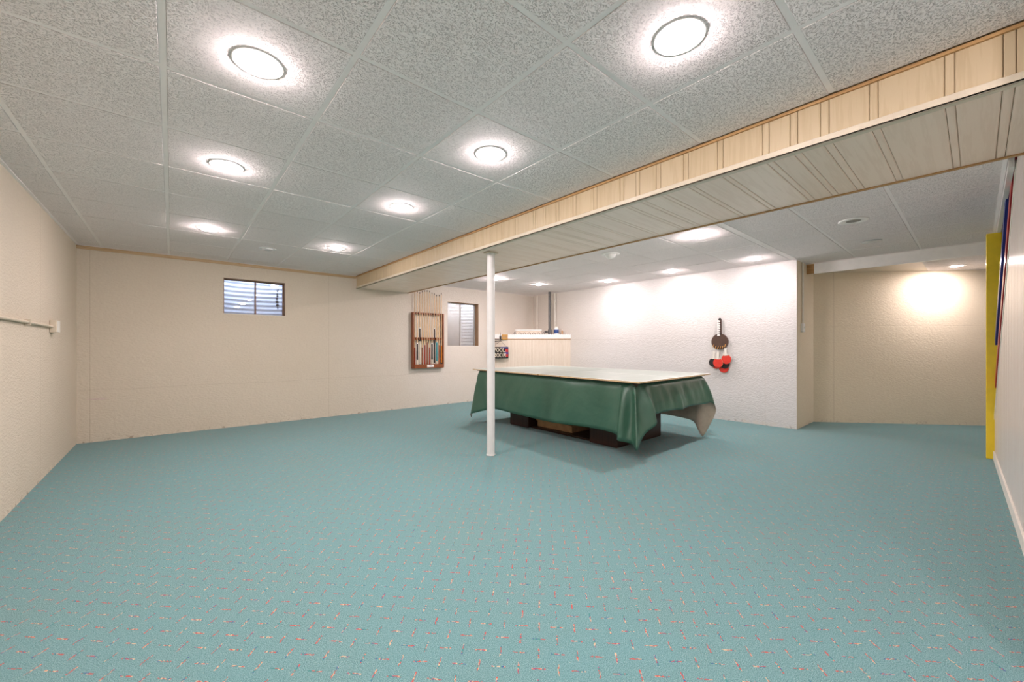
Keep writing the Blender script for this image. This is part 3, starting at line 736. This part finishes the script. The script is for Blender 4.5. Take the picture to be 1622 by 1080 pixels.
part('pipe', mb('pvc_grey').lathe([(.031, ZL), (.031, H - .004)], n=18), t)
part('coupling', mb('pvc_grey').lathe([(.042, ZL), (.042, ZL + .12), (.036, ZL + .13)], n=18), t)
vk = part('valve', mb('pvc_grey').lathe([(.014, 0), (.014, .06)], (-.0, 0, 0), 10, 'x'), t, (-.09, .02, ZL + .075))
part('knob', mb('pvc_grey').lathe([(.022, -.03), (.026, -.02), (.026, 0)], n=12, axis='x'), vk)
tag(part('wall_pipe', mb('offwhite').lathe([(.020, ZL), (.020, H - .004)], (RX - .026, 6.16, 0), 14), None), 'beige pipe on the wall behind the dark grey standpipe', 'pipe')
tag(part('wall_pipe', mb('offwhite').lathe([(.016, ZL), (.016, H - .004)], (RX - .022, 6.74, 0), 12), None), 'cream pipe running up beside the room corner', 'pipe')
# brass box and finial on the strip
t = thing('brass_box', 'small brass-coloured box fixed on the partition strip', 'box', onbar(1.43, -.022, 1.296), None, rb)
part('body', mb('brass').bevbox(-.068, .068, -.012, .012, 0, .112, .004), t)
part('plate', mb('wood_trim').box(-.055, .055, -.002, .013 + .001, .03, .08), t)
# hanging sign
sg = thing('pool_room_sign', 'dark POOL ROOM sign hanging from a black iron bracket', 'sign', onbar(1.535, -.09, 0), None, rb)
# local x runs along BD (towards the window wall), local -y is towards the room? make sure
fy = 1 if (Matrix.Rotation(rb, 3, 'Z') @ Vector((0, 1, 0))).dot(BN) > 0 else -1
SW, SZ0, SZ1 = .185, .897, 1.140
bd_ = part('board', mb('butt_black').bevbox(-SW, SW, -.008, .008, SZ0, SZ1, .003), sg)
art = mb('blue').box(-SW + .004, -.02, fy * .0081, fy * .0088, SZ1 - .03, SZ1 - .006).box(-SW + .004, -.10, fy * .0081, fy * .0088, SZ0 + .09, SZ0 + .13)
art.mat('red').box(-SW + .004, -.115, fy * .0081, fy * .0088, SZ0 + .13, SZ1 - .045).box(-SW + .004, -.135, fy * .0081, fy * .0088, SZ0 + .03, SZ0 + .09)
part('colour_block', art, bd_)
def letter(ch, cx_, cz, w, h):
    m_ = mb('butt_cream'); t0, t1 = fy * .0089, fy * .0105; st_ = .0105
    def bx(a, b, c, d): m_.box(-(cx_ + a), -(cx_ + b), t0, t1, cz + c, cz + d)
    hw = w / 2
    if ch == 'O':
        for i in range(18):
            a0, a1 = 2 * PI * i / 18, 2 * PI * (i + 1) / 18
            q = [(hw * math.cos(a0), h / 2 * math.sin(a0)), (hw * math.cos(a1), h / 2 * math.sin(a1)), ((hw - st_) * math.cos(a1), (h / 2 - st_ * .8) * math.sin(a1)), ((hw - st_) * math.cos(a0), (h / 2 - st_ * .8) * math.sin(a0))]
            m_.add([(-(cx_ + a), t0, cz + h / 2 + b) for a, b in q] + [(-(cx_ + a), t1, cz + h / 2 + b) for a, b in q], [(0, 1, 2, 3), (7, 6, 5, 4), (0, 4, 5, 1), (2, 6, 7, 3)])
    else:
        bx(-hw + .006, -hw + .006 + st_, 0, h); bx(-hw, -hw + .026, 0, .009); bx(-hw, -hw + .026, h - .009, h)
        if ch == 'L': bx(-hw, hw, 0, .012); bx(hw - .009, hw, 0, .034)
        if ch in 'PR': bx(-hw, hw - .012, h - .011, h); bx(-hw + .006, hw - .012, h * .45, h * .45 + .011); bx(hw - .016, hw - .003, h * .45 + .006, h - .006)
        if ch == 'R':
            m_.add([(-(cx_ + a), y_, cz + b) for y_ in (t0, t1) for a, b in ((-.004, h * .46), (.010, h * .46), (hw, 0), (hw - .014, 0))], [(0, 1, 2, 3), (7, 6, 5, 4), (0, 4, 5, 1), (1, 5, 6, 2), (2, 6, 7, 3), (3, 7, 4, 0)])
        if ch == 'M':
            bx(hw - .006 - st_, hw - .006, 0, h); bx(hw - .026, hw, 0, .009); bx(hw - .026, hw, h - .009, h)
            for sg_ in (-1, 1):
                m_.add([(-(cx_ + a * sg_), y_, cz + b) for y_ in (t0, t1) for a, b in ((hw - .008, h), (hw - .022, h), (-.006, h * .3), (.006, h * .3))], [(0, 1, 2, 3), (7, 6, 5, 4), (0, 4, 5, 1), (1, 5, 6, 2), (2, 6, 7, 3), (3, 7, 4, 0)])
    part('letter', m_, bd_)
for ch, cx_ in zip('POOL', (-.112, -.043, .027, .096)): letter(ch, cx_, SZ0 + .132, .060, .090)
for ch, cx_ in zip('ROOM', (-.112, -.040, .030, .104)): letter(ch, cx_, SZ0 + .020, .062, .090)
yk = 0
part('hanging_cord', mb('black').tube([(-.15, yk, SZ1), (-.02, yk, SZ1 + .13)], .003, 6).tube([(.15, yk, SZ1), (-.02, yk, SZ1 + .13)], .003, 6), sg)
bk = part('bracket', mb('black').box(.145, .175, -fy * .085, -fy * .070, .66, 1.44).tube([(.16, -fy * .075, 1.305), (-.05, -fy * .0, 1.305)], .008, 6).tube([(.16, -fy * .07, 1.20), (.10, -fy * .03, 1.26), (-.02, 0, SZ1 + .13)], .006, 6).tube([(-.02, 0, SZ1 + .12), (-.02, 0, 1.31)], .005, 6), sg)
part('finial', mb('black').lathe([(.004, 1.305), (.022, 1.33), (.018, 1.36), (.006, 1.39), (.0005, 1.47)], (-.01, 0, 0), 10), bk)
part('scroll', mb('black').tube([(.16 - .05 * math.cos(q * .5), -fy * .07, 1.40 + .035 * math.sin(q * .5)) for q in range(9)], .006, 6), bk)

# ---------------------------------------------------------------- paddles on the right wall
def disc(m_, r, cut, c, th, fr_):
    """paddle blade outline: circle cut flat where the handle joins (top)"""
    pts = []
    a0 = math.acos(cut / r) if cut < r else 0
    n_ = 30
    for i in range(n_ + 1):
        a_ = PI / 2 + a0 + (2 * PI - 2 * a0) * i / n_; pts.append((c[0] + r * math.cos(a_), c[1] + r * math.sin(a_)))
    if cut >= r: pts = pts[:-1]
    return m_.prism(pts, fr_, th)
# frame on the right wall: local x = towards -y (right in view), local y up, local z into the room (-x)
def wf(y_, z_, out): return frame((0, 0, 0), (0, -1, 0), (0, 0, 1))
def pl_thing(label, name, cat, y_, z_, out, tilt=0, group=None):
    o = thing(name, label, cat, (RX - out, y_, z_), group); o.rotation_euler = (0, 0, 0)
    f_ = frame((0, 0, 0), (0, -1, 0), (0, 0, 1)) @ Matrix.Rotation(tilt, 4, 'Z'); return o, f_
zdir = 1 if frame((0, 0, 0), (0, -1, 0), (0, 0, 1)).to_3x3().col[2].x < 0 else -1
o, f_ = pl_thing('large dark paddle-shaped plaque with white wrapped handle on the wall', 'paddle_plaque', 'plaque', 2.625, 1.224, .012)
part('plaque_head', disc(mb('plaque'), .125, .2, (0, 0), zdir * .022, f_), o)
part('plaque_handle', mb('plaque').prism([(-.022, .10), (.024, .10), (.022, .345), (.012, .362), (-.012, .362), (-.022, .345)], f_, zdir * .022), o)
w_ = mb('white')
for i in range(7):
    zz = .088 + .036 * i; w_.prism([(-.032, zz), (.010, zz + .004), (.010, zz + .022), (-.012, zz + .032), (-.032, zz + .026)], f_ @ Matrix.Translation((0, 0, zdir * .022)), zdir * .014)
wr = part('cord_wrap', w_, o); wr['label'] = 'white cord wound round the handle'
part('end_knob', mb('black').lathe([(.0005, -.02), (.016, -.014), (.02, 0), (.016, .014), (.0005, .02)], (-.012, -.0, .352), 12), o)
hk = [-.085, -.05, -.015, .02, .055, .09]
for q in hk:
    zz = -math.sqrt(max(0, .118 ** 2 - q * q)) * .93
    part('hook', mb('brass').tube([f_ @ Vector((q, zz + .03, zdir * .022)), f_ @ Vector((q, zz + .02, zdir * .045)), f_ @ Vector((q, zz - .012, zdir * .055)), f_ @ Vector((q, zz - .005, zdir * .07))], .0045, 6), o)
def paddle(label, y_, z_, out, rub, tilt=0):
    o, f_ = pl_thing(label, 'table_tennis_paddle', 'paddle', y_, z_, out, tilt, 'paddles hanging below the plaque')
    part('blade', disc(mb('maple'), .0735, .062, (0, 0), zdir * .006, f_), o)
    part('rubber', disc(mb(rub), .0725, .056, (0, 0), zdir * .0025, f_ @ Matrix.Translation((0, 0, zdir * .0061))), o)
    part('rubber', disc(mb('rubber_black' if rub == 'rubber_red' else 'rubber_red'), .0725, .056, (0, 0), zdir * .002, f_ @ Matrix.Translation((0, 0, -zdir * .0022))), o)
    part('handle', mb('offwhite').prism([(-.024, .055), (.024, .055), (.013, .085), (.0165, .172), (-.0165, .172), (-.013, .085)], f_ @ Matrix.Translation((0, 0, -zdir * .005)), zdir * .017), o)
    return o
paddle('red table tennis paddle hanging lowest, behind the others', 2.566, .812, .018, 'rubber_red', .05)
paddle('dark red paddle mostly hidden behind the black one on the pole side', 2.672, .868, .030, 'rubber_red', -.06)
paddle('black table tennis paddle hanging nearest the pole', 2.709, .895, .044, 'rubber_black', -.04)
paddle('black table tennis paddle mostly hidden behind two red ones', 2.545, .878, .034, 'rubber_black', .05)
paddle('bright red paddle hanging highest, nearest the alcove', 2.515, .950, .056, 'rubber_red', .08)
paddle('bright red paddle hanging frontmost in the middle of the bunch', 2.630, .892, .074, 'rubber_red', 0)

# ---------------------------------------------------------------- small wall fittings
cd = thing('wall_conduit', 'painted surface conduit ending in an outlet box on the bare wall', 'conduit', (LX, 5.52, 1.33))
part('pipe', mb('painted').tube([(.016, -4.6, .002), (.016, -1.2, .004), (.016, -.02, .0), (.016, .0, 0)], .0115, 10), cd)
bx_ = part('outlet_box', mb('painted').bevbox(.001, .045, 0, .13, -.055, .06, .004), cd)
part('cover_plate', mb('offwhite').box(.0455, .049, .006, .124, -.05, .055), bx_)
part('strap', mb('painted').box(.001, .032, -.82, -.80, -.02, .022), cd)
sw = thing('wall_switch', 'white wall switch on the short return wall with conduit above', 'switch', (6.80, RY, 1.413))
part('switch_box', mb('white').bevbox(-.038, .038, -.034, -.001, -.06, .06, .004), sw)
part('toggle', mb('offwhite').bevbox(-.006, .006, -.044, -.034, -.012, .016, .002), sw)
part('conduit', mb('offwhite').tube([(0, -.016, .06), (0, -.016, H - 1.413 - .006)], .011, 10), sw)
